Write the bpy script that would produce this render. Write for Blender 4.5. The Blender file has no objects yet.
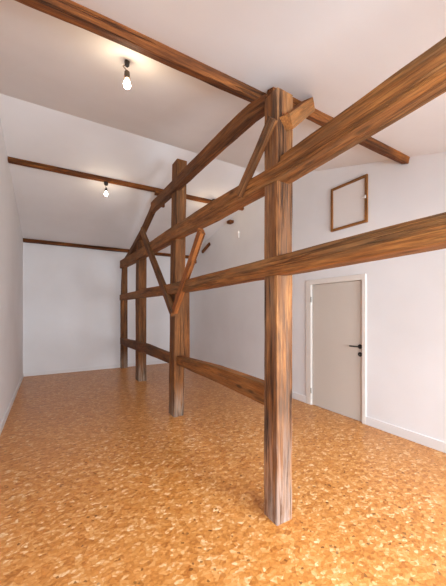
import bpy, math, random
from mathutils import Vector, Matrix, noise

random.seed(4)
scn = bpy.context.scene
COL = scn.collection

# ------------------------------------------------------------------ objects
def tag(o, label=None, cat=None, group=None, kind=None):
    for k, v in (('label', label), ('category', cat), ('group', group), ('kind', kind)):
        if v:
            o[k] = v
    return o


def empty(name, loc, **kw):
    o = bpy.data.objects.new(name, None)
    o.empty_display_size = 0.1
    o.location = loc
    COL.objects.link(o)
    return tag(o, **kw)


def world_loc(o):
    v = Vector(o.location)
    p = o.parent
    while p:
        v += Vector(p.location)
        p = p.parent
    return v


def mesh_obj(name, verts, faces, mat, parent=None, origin=None, smooth=False, grain=None, **kw):
    """Vertices are given in world space; the origin goes to the middle of the base."""
    verts = [Vector(v) for v in verts]
    if origin is None:
        xs, ys, zs = zip(*verts)
        origin = Vector(((min(xs) + max(xs)) / 2, (min(ys) + max(ys)) / 2, min(zs)))
    origin = Vector(origin)
    me = bpy.data.meshes.new(name)
    me.from_pydata([v - origin for v in verts], [], faces)
    if grain:
        at = me.attributes.new('grain', 'FLOAT_VECTOR', 'POINT')
        at.data.foreach_set('vector', [c for g in grain for c in g])
    me.materials.append(mat)
    if smooth:
        me.polygons.foreach_set('use_smooth', [True] * len(me.polygons))
    me.validate()
    me.update()
    o = bpy.data.objects.new(name, me)
    COL.objects.link(o)
    if parent:
        o.parent = parent
        o.location = origin - world_loc(parent)
    else:
        o.location = origin
    return tag(o, **kw)


class Geo:
    """Collects shapes of one part."""
    def __init__(self):
        self.v, self.f = [], []

    def add(self, vs, fs):
        n = len(self.v)
        self.v += [Vector(v) for v in vs]
        self.f += [tuple(i + n for i in f) for f in fs]
        return self

    def box(self, a, b, bev=0.0):
        (x0, y0, z0), (x1, y1, z1) = a, b
        if not bev:
            vs = [(x, y, z) for z in (z0, z1) for x, y in ((x0, y0), (x1, y0), (x1, y1), (x0, y1))]
            return self.add(vs, [(3, 2, 1, 0), (4, 5, 6, 7), (0, 1, 5, 4), (1, 2, 6, 5), (2, 3, 7, 6), (3, 0, 4, 7)])
        import bmesh
        bm = bmesh.new()
        bmesh.ops.create_cube(bm, size=1)
        for v in bm.verts:
            v.co = Vector(((x0 + x1) / 2 + v.co.x * (x1 - x0), (y0 + y1) / 2 + v.co.y * (y1 - y0),
                           (z0 + z1) / 2 + v.co.z * (z1 - z0)))
        bmesh.ops.bevel(bm, geom=list(bm.edges), offset=bev, segments=2, affect='EDGES', profile=0.5)
        bm.verts.index_update()
        self.add([v.co.copy() for v in bm.verts], [tuple(v.index for v in f.verts) for f in bm.faces])
        bm.free()
        return self

    def prism_x(self, poly, x0, x1):
        """Polygon in (y, z), counter-clockwise seen from +X, extruded along X."""
        n = len(poly)
        vs = [(x0, y, z) for y, z in poly] + [(x1, y, z) for y, z in poly]
        fs = [tuple(range(n - 1, -1, -1)), tuple(range(n, 2 * n))]
        fs += [(i, (i + 1) % n, n + (i + 1) % n, n + i) for i in range(n)]
        return self.add(vs, fs)

    def lathe(self, prof, base, axis=(0, 0, 1), n=20):
        """prof: (radius, distance along the axis)."""
        q = Vector(axis).normalized().to_track_quat('Z', 'Y')
        vs, fs = [], []
        for r, h in prof:
            for k in range(n):
                a = 2 * math.pi * k / n
                vs.append(Vector(base) + q @ Vector((r * math.cos(a), r * math.sin(a), h)))
        for i in range(len(prof) - 1):
            for k in range(n):
                k2 = (k + 1) % n
                fs.append((i * n + k, i * n + k2, (i + 1) * n + k2, (i + 1) * n + k))
        fs.append(tuple(range(n - 1, -1, -1)))
        fs.append(tuple((len(prof) - 1) * n + k for k in range(n)))
        return self.add(vs, fs)

    def tube(self, pts, r, n=10):
        pts = [Vector(p) for p in pts]
        vs, fs = [], []
        ref = Vector((0.31, 0.83, 0.2)).normalized()
        for i, p in enumerate(pts):
            t = (pts[min(i + 1, len(pts) - 1)] - pts[max(i - 1, 0)]).normalized()
            a = (ref - t * ref.dot(t)).normalized()
            ref = a
            b = t.cross(a)
            for k in range(n):
                c = 2 * math.pi * k / n
                vs.append(p + (a * math.cos(c) + b * math.sin(c)) * r)
        for i in range(len(pts) - 1):
            for k in range(n):
                k2 = (k + 1) % n
                fs.append((i * n + k, i * n + k2, (i + 1) * n + k2, (i + 1) * n + k))
        fs.append(tuple(range(n - 1, -1, -1)))
        fs.append(tuple((len(pts) - 1) * n + k for k in range(n)))
        return self.add(vs, fs)

    def build(self, name, mat, parent=None, **kw):
        return mesh_obj(name, self.v, self.f, mat, parent, **kw)


def spline(pts, n=8):
    """Catmull-Rom through pts."""
    P = [Vector(p) for p in pts]
    P = [P[0] * 2 - P[1]] + P + [P[-1] * 2 - P[-2]]
    out = []
    for i in range(1, len(P) - 2):
        a, b, c, d = P[i - 1:i + 3]
        for k in range(n):
            t = k / n
            out.append(0.5 * ((2 * b) + (c - a) * t + (2 * a - 5 * b + 4 * c - d) * t * t
                              + (3 * b - a - 3 * c + d) * t ** 3))
    out.append(P[-2])
    return out


# ------------------------------------------------------------------ hewn timber
TIMBER_COUNT = [0]


def timber(name, pts, secs, mat, parent=None, ref=(0, 0, 1), rough=1.0, step=0.05, endcut=None, **kw):
    """A hewn beam: centre line pts, sections (width across ref, height along ref) at each point."""
    TIMBER_COUNT[0] += 1
    sd = TIMBER_COUNT[0] * 7.31
    P = [Vector(p) for p in pts]
    cum = [0.0]
    for a, b in zip(P, P[1:]):
        cum.append(cum[-1] + (b - a).length)
    nst = max(4, int(cum[-1] / step))
    ss = sorted(set([round(cum[-1] * i / nst, 4) for i in range(nst + 1)] + [round(c, 4) for c in cum]))
    ss = [s for i, s in enumerate(ss) if i == 0 or s - ss[i - 1] > 0.004]
    rv = Vector(ref).normalized()

    def at(s):
        for i in range(len(P) - 1):
            if s <= cum[i + 1] + 1e-6:
                t = (s - cum[i]) / (cum[i + 1] - cum[i])
                return P[i].lerp(P[i + 1], t), [secs[i][k] * (1 - t) + secs[i + 1][k] * t for k in (0, 1)]
        return P[-1], list(secs[-1])

    nseg = 5
    vs, fs, gr = [], [], []
    for s in ss:
        c, (w, h) = at(s)
        c0, c1 = at(max(0, s - 0.06))[0], at(min(cum[-1], s + 0.06))[0]
        t = (c1 - c0).normalized()
        up = (rv - t * rv.dot(t)).normalized()
        side = t.cross(up)
        ch = min(w, h)
        corner = [0.05 * ch * (0.35 + rough * max(0, 0.9 * noise.noise(Vector((s * 1.9, sd + k * 9.1, 0.3)))
                                            + 0.6 * noise.noise(Vector((s * 6.5, sd + k * 5.3, 2.2))) + 0.25)) for k in range(4)]
        ring = []
        for k, (ca, cb) in enumerate(((-1, -1), (1, -1), (1, 1), (-1, 1))):
            r = corner[k]
            ex, ey = ca * w / 2, cb * h / 2
            if k % 2 == 0:
                p0, p1 = (ex, ey - cb * r), (ex - ca * r, ey)
            else:
                p0, p1 = (ex - ca * r, ey), (ex, ey - cb * r)
            ring.append((p0, p1))
        sec = []
        for k in range(4):
            a, b = ring[k]
            nx = ring[(k + 1) % 4][0]
            sec.append(a)
            for j in range(nseg):
                q = j / nseg
                sec.append((b[0] * (1 - q) + nx[0] * q, b[1] * (1 - q) + nx[1] * q))
        for a, b in sec:
            d = 0.0045 * rough * (noise.noise(Vector((s * 1.3 + sd, a * 9, b * 9)))
                                  + 0.55 * noise.noise(Vector((s * 5.0 + sd, a * 30, b * 30))))
            l = math.hypot(a, b) or 1
            vs.append(c + side * (a + d * a / l) + up * (b + d * b / l))
            gr.append((s, a + sd * 0.37, b + sd * 0.21))
    m = 4 * (nseg + 1)
    for i in range(len(ss) - 1):
        for k in range(m):
            k2 = (k + 1) % m
            fs.append((i * m + k, i * m + k2, (i + 1) * m + k2, (i + 1) * m + k))
    fs.append(tuple(range(m - 1, -1, -1)))
    fs.append(tuple((len(ss) - 1) * m + k for k in range(m)))
    return mesh_obj(name, vs, fs, mat, parent, grain=gr, **kw)


# ------------------------------------------------------------------ materials
def srgb(r, g, b):
    f = lambda c: (c / 255 / 12.92) if c / 255 <= 0.04045 else ((c / 255 + 0.055) / 1.055) ** 2.4
    return (f(r), f(g), f(b), 1)


class NT:
    def __init__(self, name):
        self.m = bpy.data.materials.new(name)
        self.m.use_nodes = True
        self.t = self.m.node_tree
        self.b = self.t.nodes['Principled BSDF']

    def n(self, typ, inp=None, **props):
        nd = self.t.nodes.new(typ)
        for k, v in props.items():
            setattr(nd, k, v)
        for k, v in (inp or {}).items():
            self.set(nd.inputs[k], v)
        return nd

    def set(self, sock, v):
        if isinstance(v, bpy.types.NodeSocket):
            self.t.links.new(v, sock)
        else:
            sock.default_value = v

    def ramp(self, fac, stops, mode='LINEAR'):
        nd = self.n('ShaderNodeValToRGB')
        nd.color_ramp.interpolation = mode
        el = nd.color_ramp.elements
        while len(el) < len(stops):
            el.new(0.5)
        for e, (p, c) in zip(el, stops):
            e.position = p
            e.color = c if len(c) == 4 else (*c, 1)
        self.set(nd.inputs[0], fac)
        return nd.outputs[0]

    def mix(self, fac, a, b, blend='MIX'):
        nd = self.n('ShaderNodeMix', data_type='RGBA', blend_type=blend)
        self.set(nd.inputs[0], fac)
        self.set(nd.inputs[6], a)
        self.set(nd.inputs[7], b)
        return nd.outputs[2]

    def math(self, op, a, b=0.0, clamp=False):
        nd = self.n('ShaderNodeMath', operation=op, use_clamp=clamp)
        self.set(nd.inputs[0], a)
        self.set(nd.inputs[1], b)
        return nd.outputs[0]

    def bump(self, h, strength, dist=0.01, normal=None):
        nd = self.n('ShaderNodeBump', {'Height': h, 'Strength': strength, 'Distance': dist})
        if normal:
            self.set(nd.inputs['Normal'], normal)
        return nd.outputs[0]

    def done(self, **kw):
        names = dict(color='Base Color', rough='Roughness', normal='Normal', spec='Specular IOR Level', metal='Metallic',
                     coat='Coat Weight', coat_rough='Coat Roughness')
        for k, v in kw.items():
            self.set(self.b.inputs[names[k]], v)
        return self.m


def plain(name, col, rough=0.6, spec=0.4, metal=0.0, speck=0.05, scale=40):
    t = NT(name)
    co = t.n('ShaderNodeTexCoord').outputs['Object']
    nz = t.n('ShaderNodeTexNoise', {'Vector': co, 'Scale': scale, 'Detail': 3.0}).outputs[0]
    dark = tuple(c * (1 - speck) for c in col[:3]) + (1,)
    return t.done(color=t.mix(nz, dark, col), rough=rough, spec=spec, metal=metal, normal=t.bump(nz, 0.05))


def plaster(name, col, bump=0.25):
    t = NT(name)
    geo = t.n('ShaderNodeNewGeometry').outputs['Position']
    big = t.n('ShaderNodeTexNoise', {'Vector': geo, 'Scale': 1.1, 'Detail': 3.0}).outputs[0]
    mid = t.n('ShaderNodeTexNoise', {'Vector': geo, 'Scale': 7.0, 'Detail': 4.0}).outputs[0]
    fine = t.n('ShaderNodeTexNoise', {'Vector': geo, 'Scale': 90.0, 'Detail': 2.0}).outputs[0]
    dark = tuple(c * f for c, f in zip(col[:3], (0.95, 0.945, 0.94))) + (1,)
    c = t.mix(t.ramp(big, [(0.35, (0, 0, 0)), (0.65, (1, 1, 1))]), dark, col)
    n1 = t.bump(mid, bump * 0.35, 0.02)
    return t.done(color=c, rough=0.85, spec=0.2, normal=t.bump(fine, bump * 0.3, 0.004, n1))


def wood(name, dark, mid, light, grey=None, grey_amt=0.0, foot=None, knots=True, contrast=1.0, cracks=0.75):
    """Aged timber, grain running along the 'grain' attribute's first axis."""
    t = NT(name)
    g = t.n('ShaderNodeAttribute', attribute_name='grain').outputs['Vector']

    def nz(sx, sy, detail=4.0, rough=0.6, dist=0.0):
        mp = t.n('ShaderNodeMapping', {'Vector': g, 'Scale': (sx, sy, sy)}).outputs[0]
        return t.n('ShaderNodeTexNoise', {'Vector': mp, 'Scale': 1.0, 'Detail': detail, 'Roughness': rough,
                                          'Distortion': dist}).outputs[0]
    blot = nz(1.6, 8, 3, 0.6, 0.4)
    streak = nz(2.2, 55, 5, 0.65, 0.3)
    fine = nz(7, 150, 4, 0.7)
    f = t.math('ADD', t.math('MULTIPLY', blot, 0.5), t.math('MULTIPLY', streak, 0.5))
    f = t.math('ADD', t.math('MULTIPLY', t.math('SUBTRACT', f, 0.5), 1.9 * contrast), 0.5, True)
    c = t.ramp(f, [(0.12, dark), (0.5, mid), (0.9, light)])
    c = t.mix(t.math('MULTIPLY', t.ramp(fine, [(0.38, (1, 1, 1)), (0.56, (0, 0, 0))]), 0.5), c, dark)
    if grey:
        wm = t.ramp(nz(1.1, 14, 4, 0.6, 0.3), [(0.46, (0, 0, 0)), (0.66, (1, 1, 1))])
        c = t.mix(t.math('MULTIPLY', wm, grey_amt), c, grey)
    if foot:
        # worn pale lime wash that clings to the foot of the post
        s = t.n('ShaderNodeSeparateXYZ', {'Vector': g}).outputs[0]
        up = t.n('ShaderNodeMapRange', {'Value': s, 'From Min': foot[1], 'From Max': foot[2], 'To Min': 1.0, 'To Max': 0.0}).outputs[0]
        wm = t.ramp(nz(2.6, 38, 5, 0.65, 0.4), [(0.36, (0, 0, 0)), (0.62, (1, 1, 1))])
        c = t.mix(t.math('MULTIPLY', t.math('MULTIPLY', up, wm), foot[3], True), c, foot[0])
    # drying cracks and worm-eaten pits
    cr = t.ramp(nz(0.8, 34, 2, 0.5, 0.6), [(0.455, (0, 0, 0)), (0.48, (1, 1, 1)), (0.515, (1, 1, 1)), (0.54, (0, 0, 0))])
    crm = t.math('MULTIPLY', cr, t.ramp(nz(1.3, 6, 2), [(0.45, (0, 0, 0)), (0.55, (1, 1, 1))]))
    c = t.mix(t.math('MULTIPLY', crm, cracks), c, tuple(x * 0.45 for x in dark[:3]) + (1,))
    if knots:
        mp = t.n('ShaderNodeMapping', {'Vector': g, 'Scale': (2.2, 7, 7)}).outputs[0]
        vo = t.n('ShaderNodeTexVoronoi', {'Vector': mp, 'Scale': 1.0, 'Randomness': 1.0}).outputs['Distance']
        kn = t.ramp(vo, [(0.06, (1, 1, 1)), (0.15, (0, 0, 0))])
        c = t.mix(t.math('MULTIPLY', kn, 0.7), c, tuple(x * 0.5 for x in dark[:3]) + (1,))
    n1 = t.bump(streak, 0.55, 0.008)
    n2 = t.bump(t.math('SUBTRACT', 1.0, crm), 0.9, 0.012, n1)
    return t.done(color=c, rough=0.72, spec=0.25, normal=t.bump(fine, 0.25, 0.003, n2))


M_POST = wood('timber_post_near', srgb(52, 32, 20), srgb(128, 80, 42), srgb(186, 130, 78), srgb(104, 90, 78), 0.42,
              (srgb(196, 180, 168), -0.3, 0.8, 0.75), contrast=1.15, cracks=0.8)
M_POST2 = wood('timber_post', srgb(54, 34, 18), srgb(124, 76, 36), srgb(172, 110, 58), srgb(104, 88, 68), 0.35,
               (srgb(170, 158, 142), 0.0, 0.5, 0.75), contrast=1.0, cracks=0.6)
M_RAIL = wood('timber_rail', srgb(70, 44, 22), srgb(148, 92, 44), srgb(198, 134, 70), srgb(118, 96, 66), 0.45, contrast=0.9, cracks=0.45)
M_RAFT = wood('timber_rafter', srgb(52, 32, 16), srgb(118, 70, 32), srgb(166, 104, 52), srgb(98, 78, 52), 0.38, contrast=0.95, cracks=0.45)
M_ORANGE = wood('timber_orange', srgb(88, 50, 24), srgb(154, 90, 44), srgb(190, 120, 62), contrast=1.2)
M_BRACE = wood('timber_brace', srgb(60, 38, 20), srgb(126, 78, 40), srgb(168, 110, 60), srgb(104, 90, 70), 0.4, contrast=1.2)
M_CEIL = wood('timber_ceiling_beam', srgb(46, 26, 12), srgb(124, 70, 30), srgb(176, 108, 48), contrast=1.2, cracks=0.6)
M_WALL = plaster('white_plaster', srgb(232, 231, 231))
M_CEILING = plaster('white_ceiling_plaster', srgb(232, 230, 229))
M_BASE = plain('white_baseboard', srgb(226, 224, 222), 0.45, speck=0.02)
M_DOOR = plain('cream_door', srgb(206, 197, 186), 0.45, speck=0.02)
M_FRAME = plain('white_door_frame', srgb(228, 222, 214), 0.4, speck=0.02)
M_BLACK = plain('black_metal', srgb(18, 17, 17), 0.35, 0.5)
M_HINGE = plain('steel_hinge', srgb(150, 145, 138), 0.5, 0.5, 0.2)
M_HATCH = plain('hatch_panel_paint', srgb(226, 220, 215), 0.5, speck=0.02)
M_HATCHF = wood('hatch_frame_wood', srgb(96, 60, 28), srgb(150, 98, 50), srgb(180, 124, 70), knots=False)
M_WHITE = plain('white_plastic', srgb(238, 236, 232), 0.35)
M_SOCK = plain('brown_bakelite', srgb(58, 44, 32), 0.4, 0.5)
M_CORD = plain('taupe_cable', srgb(120, 102, 86), 0.6)
M_DARK = plain('dark_ceiling_rose', srgb(46, 36, 28), 0.5)


def make_floor():
    t = NT('cork_floor')
    geo = t.n('ShaderNodeNewGeometry').outputs['Position']
    warp = t.n('ShaderNodeTexNoise', {'Vector': geo, 'Scale': 9.0, 'Detail': 2.0}).outputs['Color']
    wv = t.n('ShaderNodeVectorMath', {0: warp, 1: (0.5, 0.5, 0.5)}, operation='SUBTRACT').outputs[0]
    wv = t.n('ShaderNodeVectorMath', {0: wv, 'Scale': 0.03}, operation='SCALE').outputs[0]
    pos = t.n('ShaderNodeVectorMath', {0: geo, 1: wv}, operation='ADD').outputs[0]

    def vor(scale, stretch, out='Color', **kw):
        mp = t.n('ShaderNodeMapping', {'Vector': pos, 'Scale': stretch}).outputs[0]
        nd = t.n('ShaderNodeTexVoronoi', {'Vector': mp, 'Scale': scale, 'Randomness': 1.0}, voronoi_dimensions='2D', **kw)
        return nd.outputs[out]
    a = t.n('ShaderNodeSeparateColor', {'Color': vor(30, (0.8, 1.15, 1))}).outputs
    b = t.n('ShaderNodeSeparateColor', {'Color': vor(62, (0.9, 1.1, 1))}).outputs
    big = t.n('ShaderNodeTexNoise', {'Vector': geo, 'Scale': 1.6, 'Detail': 3.0}).outputs[0]
    v = t.math('ADD', t.math('MULTIPLY', a[0], 0.55), t.math('MULTIPLY', b[0], 0.45))
    v = t.math('ADD', v, t.math('MULTIPLY', t.math('SUBTRACT', big, 0.5), 0.25), True)
    c = t.ramp(v, [(0.05, srgb(160, 96, 40)), (0.32, srgb(186, 120, 56)), (0.55, srgb(196, 131, 66)),
                   (0.77, srgb(206, 148, 86)), (0.97, srgb(220, 184, 140))])
    sp = t.math('MULTIPLY', t.math('GREATER_THAN', b[1], 0.988), 0.6)
    c = t.mix(sp, c, srgb(84, 48, 20))
    edge = t.ramp(vor(30, (0.8, 1.15, 1), 'Distance', feature='DISTANCE_TO_EDGE'), [(0.0, (1, 1, 1)), (0.09, (0, 0, 0))])
    c = t.mix(t.math('MULTIPLY', edge, 0.25), c, srgb(140, 80, 34))
    rg = t.n('ShaderNodeMapRange', {'Value': big, 'To Min': 0.26, 'To Max': 0.4}).outputs[0]
    return t.done(color=c, rough=rg, spec=0.35, normal=t.bump(v, 0.12, 0.004))


M_FLOOR = make_floor()

# ------------------------------------------------------------------ the room
XL, XR, YN, YF = -0.53, 3.6, -1.7, 8.06
RY, RZ = 4.15, 3.975                 # ridge
SN, SF = 0.293, 0.216                # slopes of the near and far ceiling


def ceil_z(y):
    return RZ - (SN * (RY - y) if y < RY else SF * (y - RY))


T = 0.2
struct = dict(kind='structure')
Geo().box((XL - T, YN - T, -0.2), (XR + T, YF + T, 0)).build('floor', M_FLOOR, **struct)
SX0, SX1, SY0, SY1 = 0.75, 2.45, -1.25, 0.45        # unseen roof window, added behind the viewer for light from overhead
ce = Geo()
CT = 0.22


def slope_strip(y0, y1, x0, x1):
    ce.prism_x([(y0, ceil_z(y0)), (y1, ceil_z(y1)), (y1, ceil_z(y1) + CT), (y0, ceil_z(y0) + CT)], x0, x1)


for a, b in ((XL - T, SX0), (SX1, XR + T)):
    slope_strip(YN - T, RY, a, b)
slope_strip(YN - T, SY0, SX0, SX1)
slope_strip(SY1, RY, SX0, SX1)
slope_strip(RY, YF + T, XL - T, XR + T)
ce.build('ceiling', M_CEILING, **struct)
Geo().prism_x([(YN, 0), (YF, 0), (YF, ceil_z(YF)), (RY, RZ), (YN, ceil_z(YN))], XL - T, XL).build('wall_left', M_WALL, **struct)
Geo().box((XL - T, YF, 0), (XR + T, YF + T, ceil_z(YF + T))).build('wall_far', M_WALL, **struct)
# right wall around the doorway
DY0, DY1, DZ = 2.405, 3.30, 1.925
wr = Geo()
wr.prism_x([(YN, 0), (DY0, 0), (DY0, ceil_z(DY0)), (YN, ceil_z(YN))], XR, XR + T)
wr.prism_x([(DY0, DZ), (DY1, DZ), (DY1, ceil_z(DY1)), (DY0, ceil_z(DY0))], XR, XR + T)
wr.prism_x([(DY1, 0), (YF, 0), (YF, ceil_z(YF)), (RY, RZ), (DY1, ceil_z(DY1))], XR, XR + T)
wr.build('wall_right', M_WALL, **struct)
# near wall (behind the viewer) with two windows that bring the daylight
WIN = [(-0.1, 1.2), (1.9, 3.2)]
WZ0, WZ1 = 0.75, 2.0
zt = ceil_z(YN - T)
wn = Geo()
wn.box((XL - T, YN - T, 0), (XR + T, YN, WZ0)).box((XL - T, YN - T, WZ1), (XR + T, YN, zt))
for x0, x1 in ((XL - T, WIN[0][0]), (WIN[0][1], WIN[1][0]), (WIN[1][1], XR + T)):
    wn.box((x0, YN - T, WZ0), (x1, YN, WZ1))
wn.build('wall_near', M_WALL, **struct)

gl = bpy.data.materials.new('window_glass')
gl.use_nodes = True
nt = gl.node_tree
nt.nodes.remove(nt.nodes['Principled BSDF'])
tr, gs, mx, fr = (nt.nodes.new('ShaderNode' + k) for k in ('BsdfTransparent', 'BsdfGlossy', 'MixShader', 'Fresnel'))
gs.inputs['Roughness'].default_value = 0.02
nt.links.new(fr.outputs[0], mx.inputs[0])
nt.links.new(tr.outputs[0], mx.inputs[1])
nt.links.new(gs.outputs[0], mx.inputs[2])
nt.links.new(mx.outputs[0], nt.nodes['Material Output'].inputs[0])
for i, (x0, x1) in enumerate(WIN):
    w = Geo()
    a, b, yy = 0.06, YN - 0.14, YN - 0.08
    xm = (x0 + x1) / 2
    for p, q in (((x0, b, WZ0), (x0 + a, yy, WZ1)), ((x1 - a, b, WZ0), (x1, yy, WZ1)), ((x0 + a, b, WZ0), (x1 - a, yy, WZ0 + a)),
                 ((x0 + a, b, WZ1 - a), (x1 - a, yy, WZ1)), ((xm - 0.03, b, WZ0 + a), (xm + 0.03, yy, WZ1 - a))):
        w.box(p, q)
    r = w.build('window_%d' % (i + 1), M_FRAME, **struct)
    for p, q in ((x0 + a, xm - 0.03), (xm + 0.03, x1 - a)):
        Geo().box((p, b + 0.025, WZ0 + a), (q, b + 0.031, WZ1 - a)).build('pane', gl, r)


w = Geo()


def sky_bar(y0, y1, x0, x1, z0=0.06, z1=0.16, g=None):
    return (g or w).prism_x([(y0, ceil_z(y0) + z0), (y1, ceil_z(y1) + z0), (y1, ceil_z(y1) + z1), (y0, ceil_z(y0) + z1)], x0, x1)


sky_bar(SY0, SY1, SX0, SX0 + 0.06)
sky_bar(SY0, SY1, SX1 - 0.06, SX1)
sky_bar(SY0, SY0 + 0.06, SX0 + 0.06, SX1 - 0.06)
sky_bar(SY1 - 0.06, SY1, SX0 + 0.06, SX1 - 0.06)
r = w.build('window_3', M_FRAME, **struct)  # frame of the roof window added to light the room from above
sky_bar(SY0 + 0.06, SY1 - 0.06, SX0 + 0.06, SX1 - 0.06, 0.10, 0.106, Geo()).build('pane', gl, r)


def baseboard(name, poly_segments, h, d, axis):
    g = Geo()
    for a, b in poly_segments:
        if axis == 'left':
            g.prism_x([(a, 0), (b, 0), (b, h), (a, h)], XL, XL + d)
        elif axis == 'right':
            g.box((XR - d, a, 0), (XR, b, h), 0.004)
        else:
            g.box((a, YF - d, 0), (b, YF, h), 0.004)
    return g.build(name, M_BASE, **struct)


baseboard('baseboard_left', [(YN, YF - 0.016)], 0.085, 0.014, 'left')
baseboard('baseboard_right', [(YN, 2.352), (3.405, YF - 0.016)], 0.112, 0.016, 'right')
baseboard('baseboard_far', [(XL, XR)], 0.085, 0.016, 'far')

# ------------------------------------------------------------------ door
dr = empty('door_1', (XR, (DY0 + DY1) / 2, 0), kind='structure')
leafX = XR + 0.012
Geo().box((leafX, DY0 + 0.012, 0.006), (leafX + 0.04, DY1 - 0.017, DZ - 0.012), 0.003).build('door_leaf', M_DOOR, dr)
c = Geo()
fo = XR - 0.018
c.box((fo, 2.355, 0), (XR, DY0 + 0.004, 1.995), 0.004)
c.box((fo, DY1 - 0.004, 0), (XR, 3.402, 1.995), 0.004)
c.box((fo, DY0 + 0.004, DZ - 0.006), (XR, DY1 - 0.004, 1.995), 0.004)
# jamb lining inside the opening, with the stop behind the leaf
c.box((XR, DY0, 0), (XR + T, DY0 + 0.006, DZ))
c.box((XR, DY1 - 0.006, 0), (XR + T, DY1, DZ))
c.box((XR, DY0 + 0.006, DZ - 0.006), (XR + T, DY1 - 0.006, DZ))
c.box((leafX + 0.042, DY0 + 0.006, 0), (leafX + 0.07, DY0 + 0.03, DZ - 0.006))
c.box((leafX + 0.042, DY1 - 0.03, 0), (leafX + 0.07, DY1 - 0.006, DZ - 0.006))
c.box((leafX + 0.042, DY0 + 0.03, DZ - 0.03), (leafX + 0.07, DY1 - 0.03, DZ - 0.006))
c.build('door_frame', M_FRAME, dr)
for z in (1.64, 0.19):
    g = Geo().lathe([(0.0, 0), (0.009, 0), (0.009, 0.085), (0.0, 0.085)], (XR - 0.02, DY1 - 0.012, z), n=12)
    g.build('hinge', M_HINGE, dr)
hy, hz = 2.452, 1.018
h = Geo().lathe([(0.002, 0), (0.031, 0.0), (0.031, 0.007), (0.029, 0.009), (0.011, 0.0095), (0.0105, 0.045), (0.002, 0.046)],
                (leafX, hy, hz), (-1, 0, 0), 24).build('door_handle', M_BLACK, dr)
g = Geo().tube(spline([(leafX - 0.036, hy - 0.004, hz), (leafX - 0.042, hy + 0.02, hz), (leafX - 0.043, hy + 0.07, hz - 0.001),
                       (leafX - 0.042, hy + 0.135, hz - 0.002)]), 0.0095, 12)
g.build('lever', M_BLACK, h, smooth=True)
k = Geo().lathe([(0.002, 0), (0.031, 0.0), (0.031, 0.007), (0.029, 0.009), (0.002, 0.0095)], (leafX, hy, hz - 0.105), (-1, 0, 0), 24)
k = k.build('escutcheon', M_BLACK, dr)
Geo().box((leafX - 0.0115, hy - 0.003, hz - 0.118), (leafX - 0.0085, hy + 0.003, hz - 0.096)).build('keyhole', M_HINGE, k)

# ------------------------------------------------------------------ framed hatch on the right wall
hy0, hy1, hz0, hz1 = 2.33, 2.905, 2.67, 3.30
ha = empty('wall_hatch', (XR, (hy0 + hy1) / 2, hz0), label='square white wall hatch in a thin brown wooden frame, high above the door',
           cat='hatch')
Geo().box((XR - 0.012, hy0 + 0.02, hz0 + 0.02), (XR, hy1 - 0.02, hz1 - 0.02)).build('panel', M_HATCH, ha)
fw = 0.034


for p0, p1, ref in (((XR - 0.014, hy0 + fw / 2, hz0), (XR - 0.014, hy0 + fw / 2, hz1), (1, 0, 0)),
                    ((XR - 0.014, hy1 - fw / 2, hz0), (XR - 0.014, hy1 - fw / 2, hz1), (1, 0, 0)),
                    ((XR - 0.014, hy0 + fw, hz0 + fw / 2), (XR - 0.014, hy1 - fw, hz0 + fw / 2), (1, 0, 0)),
                    ((XR - 0.014, hy0 + fw, hz1 - fw / 2), (XR - 0.014, hy1 - fw, hz1 - fw / 2), (1, 0, 0))):
    timber('frame_bar', [p0, p1], [(fw, 0.027)] * 2, M_HATCHF, ha, ref=ref, rough=0.25)
g = Geo().box((XR - 0.04, hy0 + 0.012, 2.985), (XR - 0.027, hy0 + 0.03, 3.025), 0.003)
g.box((XR - 0.034, hy0 + 0.028, 2.998), (XR - 0.027, hy0 + 0.075, 3.012), 0.002)
g.build('latch', M_WHITE, ha, label='small white latch')

# slim white bracket high on the right wall
wb = empty('wall_bracket', (XR, 5.39, 3.1), label='small slim white bracket high on the right wall under the second ceiling beam', cat='bracket')
Geo().box((XR - 0.004, 5.365, 3.11), (XR, 5.425, 3.27), 0.001).build('back_plate', M_HATCH, wb)
Geo().box((XR - 0.03, 5.37, 3.115), (XR - 0.004, 5.388, 3.265), 0.004).build('arm', M_HATCH, wb)

# ------------------------------------------------------------------ timber frame
FR = empty('timber_truss', (1.45, 1.63, 0), label='old brown timber frame of posts, rails, rafters and braces standing across the cork floor',
           cat='timber frame')


def fx(y):       # the -X face of the frame at depth y
    K = [(-2, 1.24), (0.55, 1.315), (1.56, 1.372), (3.9, 1.505), (6.24, 1.618), (8.06, 1.62)]
    for (a, b), (c, d) in zip(K, K[1:]):
        if y <= c:
            return b + (d - b) * (y - a) / (c - a)
    return K[-1][1]


def run(name, nodes, thick, mat, off=0.0, **kw):
    """A beam along the frame: nodes (y, z bottom, z top), front face off from the frame face."""
    pts = [(fx(y) + off + thick / 2, y, (a + b) / 2) for y, a, b in nodes]
    return timber(name, pts, [(thick, b - a) for y, a, b in nodes], mat, FR, **kw)


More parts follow.
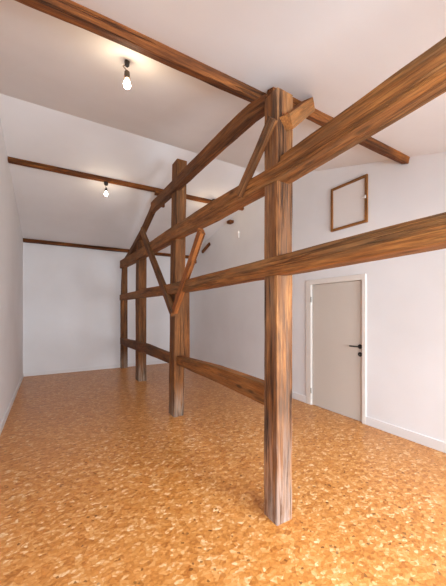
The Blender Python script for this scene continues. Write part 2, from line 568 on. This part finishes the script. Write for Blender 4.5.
# posts
timber('post', [(1.434, 1.63, 0), (1.434, 1.632, 1.5), (1.438, 1.63, 3.06)], [(0.146, 0.145), (0.146, 0.145), (0.15, 0.145)], M_POST,
       FR, ref=(0, 1, 0), rough=0.8, label='nearest post with a pale worn foot')
timber('post', [(1.577, 4.0, 0), (1.594, 3.99, 1.8), (1.625, 3.99, 3.66)], [(0.15, 0.21)] * 3, M_POST2, FR, ref=(0, 1, 0))
timber('post', [(1.703, 6.38, 0), (1.703, 6.38, 1.7), (1.71, 6.36, 3.02)], [(0.165, 0.27), (0.17, 0.27), (0.16, 0.25)], M_POST2, FR, ref=(0, 1, 0))
timber('post', [(1.683, 7.975, 0), (1.683, 7.975, 1.7), (1.70, 7.975, 2.66)], [(0.155, 0.14), (0.155, 0.14), (0.12, 0.14)], M_POST2, FR,
       ref=(0, 1, 0))
timber('batten', [(1.705, 3.93, 0.82), (1.705, 3.93, 1.77)], [(0.085, 0.06)] * 2, M_RAFT, FR, ref=(0, 1, 0))

# rails
run('top_rail', [(-1.69, 2.385, 2.47), (0.55, 2.41, 2.49), (1.55, 2.41, 2.515), (2.1, 2.435, 2.565), (2.6, 2.45, 2.61), (3.9, 2.52, 2.69),
                 (6.24, 2.60, 2.79), (8.05, 2.63, 2.83)], 0.13, M_RAIL, off=-0.026)
run('packing_piece', [(-1.69, 2.455, 2.56), (0.55, 2.475, 2.567), (1.54, 2.49, 2.578)], 0.085, M_RAIL, off=0.006)
run('middle_rail', [(-1.69, 1.745, 1.865), (0.55, 1.758, 1.872), (1.34, 1.75, 1.88), (3.9, 1.742, 1.888), (5.4, 1.765, 1.925), (8.05, 1.782, 1.927)],
    0.117, M_RAIL, off=-0.032)
run('low_rail', [(1.66, 0.775, 0.935), (2.7, 0.762, 0.925), (3.93, 0.742, 0.865)], 0.085, M_RAIL, off=0.04)
run('low_rail', [(4.06, 0.735, 0.87), (5.6, 0.68, 0.865), (8.05, 0.62, 0.79)], 0.09, M_RAFT, off=-0.02)

# rafters
def raft(nodes, mat, thick, off=0.0, ref=(0, 0, 1)):
    return timber('rafter', [(fx(y) + off + thick / 2, y, z) for y, z, h in nodes], [(thick, h) for y, z, h in nodes], mat, FR, ref=ref)


raft([(1.715, 3.075, 0.09), (1.95, 3.135, 0.115), (2.3, 3.17, 0.13), (3.4, 3.255, 0.15), (5.2, 3.375, 0.16)], M_RAFT, 0.088, -0.002)
raft([(5.1, 3.39, 0.12), (5.98, 3.145, 0.11), (7.15, 2.885, 0.11), (7.9, 2.745, 0.11)], M_RAFT, 0.088, 0.004)
timber('spacer_block', [(1.63, 5.148, 3.64), (1.82, 5.148, 3.64)], [(0.08, 0.085)] * 2, M_CEIL, FR, ref=(0, 0, 1))
timber('spacer_block', [(1.76, 5.148, 3.40), (1.76, 5.148, 3.605)], [(0.08, 0.06)] * 2, M_CEIL, FR, ref=(0, 1, 0))

# braces
timber('brace', [(1.352, 2.01, 2.46), (1.342, 1.575, 2.845)], [(0.05, 0.06), (0.05, 0.065)], M_BRACE, FR, ref=(0, 0, 1))
timber('brace', [(1.42, 1.545, 2.815), (1.86, 1.74, 3.215)], [(0.1, 0.10)] * 2, M_RAIL, FR, ref=(0, 0, 1), rough=0.2)
timber('brace', [(1.485, 3.82, 1.50), (1.415, 2.84, 2.365)], [(0.06, 0.10)] * 2, M_ORANGE, FR, ref=(0, 0, 1))
timber('brace', [(1.48, 3.86, 1.47), (1.555, 5.75, 3.09)], [(0.06, 0.125)] * 2, M_BRACE, FR, ref=(0, 0, 1))

# ------------------------------------------------------------------ ceiling beams and stub
def cnorm(y):
    s = SN if y < RY else -SF
    return Vector((0, -s, 1)).normalized()


def ceiling_beam(name, ends, depth, width, mat, label):
    """ends: (x, y, drop of the underside below the ceiling)."""
    pts = []
    for x, y in ends:
        n = cnorm(y)
        pts.append(Vector((x, y, ceil_z(y))) - n * (depth / 2 - 0.004))
    return timber(name, pts, [(width, depth)] * len(pts), mat, None, ref=cnorm(ends[0][1]), rough=1.3, label=label, cat='beam', kind='thing',
                  group='beams under the white ceiling')


ceiling_beam('ceiling_beam', [(XL + 0.005, 2.0), (0.3, 1.968), (1.58, 1.962)], 0.078, 0.09, M_CEIL,
             'dark brown ceiling beam nearest the viewer, between left wall and top of nearest post')
ceiling_beam('ceiling_beam', [(1.53, 1.83), (3.595, 1.845)], 0.076, 0.078, M_CEIL,
             'short brown ceiling beam running from the nearest post to the right wall')
ceiling_beam('ceiling_beam', [(XL + 0.005, 5.262), (1.6, 5.235), (3.595, 5.22)], 0.064, 0.07, M_CEIL,
             'long dark ceiling beam carrying two bare bulbs, second from the far wall')
ceiling_beam('ceiling_beam', [(XL + 0.005, 8.015), (3.595, 8.015)], 0.075, 0.07, M_CEIL,
             'thin dark ceiling beam along the top of the far wall')


def stub(p0, p1, sec, label):
    timber('timber_stub', [p0, p1], [sec] * 2, M_CEIL, None, label=label, cat='timber stub', group='timber stubs in the right wall')


stub((3.575, 6.72, 3.255), (3.575, 7.14, 3.105), (0.045, 0.07), 'sloping brown timber stub high in the right wall, longest of the three')
stub((3.50, 5.66, 3.535), (3.597, 5.66, 3.535), (0.14, 0.06), 'dark timber stub high in the right wall just under the top rail')
stub((3.53, 7.6, 2.905), (3.597, 7.6, 2.905), (0.10, 0.085), 'smallest dark timber stub in the right wall, near the far corner')

# ------------------------------------------------------------------ bare bulbs
t = NT('lit_bulb')
t.b.inputs['Base Color'].default_value = (1, 0.95, 0.85, 1)
t.b.inputs['Emission Color'].default_value = (1.0, 0.80, 0.56, 1)
t.b.inputs['Emission Strength'].default_value = 105
M_BULB = t.m


def pendant(x, y, z_top, drop, label, slack, tilt=(0, 0), rose=(1.7, 1.3)):
    """z_top: where it hangs from; drop: down to the middle of the bulb."""
    p = empty('pendant_lamp', (x, y, z_top), label=label, cat='lamp', group='bare bulb pendant lamps')
    Geo().lathe([(r * rose[0], h * rose[1]) for r, h in ((0.002, 0), (0.02, 0), (0.021, -0.014), (0.018, -0.034), (0.008, -0.044), (0.002, -0.044))], (x, y, z_top), n=20).build(
        'ceiling_rose', M_DARK, p, smooth=False)
    sx, sy = x + tilt[0], y + tilt[1]
    zb = z_top - drop
    zs = zb + 0.105
    pts = [(x, y, z_top - 0.03), (x - slack * 0.9, y + slack * 0.3, z_top - 0.045), (x - slack, y + slack * 0.3, (z_top + zs) / 2 - 0.01),
           (sx, sy, zs)]
    Geo().tube(spline(pts), 0.0045, 8).build('cord', M_CORD, p, smooth=True)
    Geo().lathe([(0.002, 0.0), (0.009, 0.0), (0.015, -0.004), (0.020, -0.010), (0.023, -0.058), (0.0185, -0.063), (0.002, -0.063)],
                (sx, sy, zs), n=20).build('socket', M_SOCK, p)
    b = Geo().lathe([(0.012, -0.060), (0.0135, -0.07), (0.019, -0.082), (0.027, -0.095), (0.031, -0.108), (0.030, -0.122), (0.024, -0.134),
                     (0.013, -0.141), (0.003, -0.143)], (sx, sy, zs), n=24)
    cz = zs - 0.06
    b.v = [Vector((sx + (v.x - sx) * 0.86, sy + (v.y - sy) * 0.86, cz + (v.z - cz) * 0.9)) for v in b.v]
    b.build('bulb', M_BULB, p, smooth=True)
    return p


pendant(0.515, 2.33, ceil_z(2.33) + 0.002, 0.185, 'nearest bare lit bulb hanging from the white ceiling in a loop of cable', 0.026, rose=(0.95, 1.1))
zB = ceil_z(5.25) - 0.064
pendant(0.815, 5.25, zB, 0.2, 'bare lit bulb hanging from the long ceiling beam left of the timber frame', 0.003)
pendant(2.83, 5.14, ceil_z(5.14) - 0.02, 0.25, 'bare lit bulb hanging half hidden behind the top rail right of the frame', 0.0, (-0.08, 0.0))

# ------------------------------------------------------------------ daylight
w = bpy.data.worlds.new('daylight')
scn.world = w
w.use_nodes = True
bg = w.node_tree.nodes['Background']
bg.inputs[0].default_value = (0.80, 0.88, 1.0, 1)
bg.inputs[1].default_value = 2.0


def daylight(loc, rot, sx, sy, watts):
    ld = bpy.data.lights.new('window_daylight', 'AREA')
    ld.shape = 'RECTANGLE'
    ld.size, ld.size_y = sx, sy
    ld.energy = watts
    ld.color = (0.79, 0.895, 1.0)
    lo = bpy.data.objects.new('window_daylight', ld)
    lo.location = loc
    lo.rotation_euler = rot
    COL.objects.link(lo)


for x0, x1 in WIN:
    daylight(((x0 + x1) / 2, YN - 0.26, (WZ0 + WZ1) / 2), (math.radians(90), 0, 0), x1 - x0, WZ1 - WZ0, 240)
ym = (SY0 + SY1) / 2
daylight(((SX0 + SX1) / 2, ym, ceil_z(ym) + 0.3), (math.atan(SN), 0, 0), SX1 - SX0, SY1 - SY0, 125)  # overhead light added outside the unseen roof window

# ------------------------------------------------------------------ camera and view
cd = bpy.data.cameras.new('camera')
cd.sensor_fit = 'VERTICAL'
cd.sensor_height = 36
cd.lens = 36 * 292 / 586
cd.shift_y = 18 / 586
cd.clip_start = 0.02
co = bpy.data.objects.new('camera', cd)
co.location = (0, 0, 1.5)
co.rotation_euler = (math.radians(90), 0, math.radians(-30.65))
COL.objects.link(co)
scn.camera = co
vs = scn.view_settings
vs.view_transform = 'Standard'
vs.look = 'None'
vs.gamma = 1
vs.use_curve_mapping = False
vs.exposure = 0.13
scn.cycles.use_denoising = True
scn.cycles.max_bounces = 14
scn.cycles.diffuse_bounces = 8
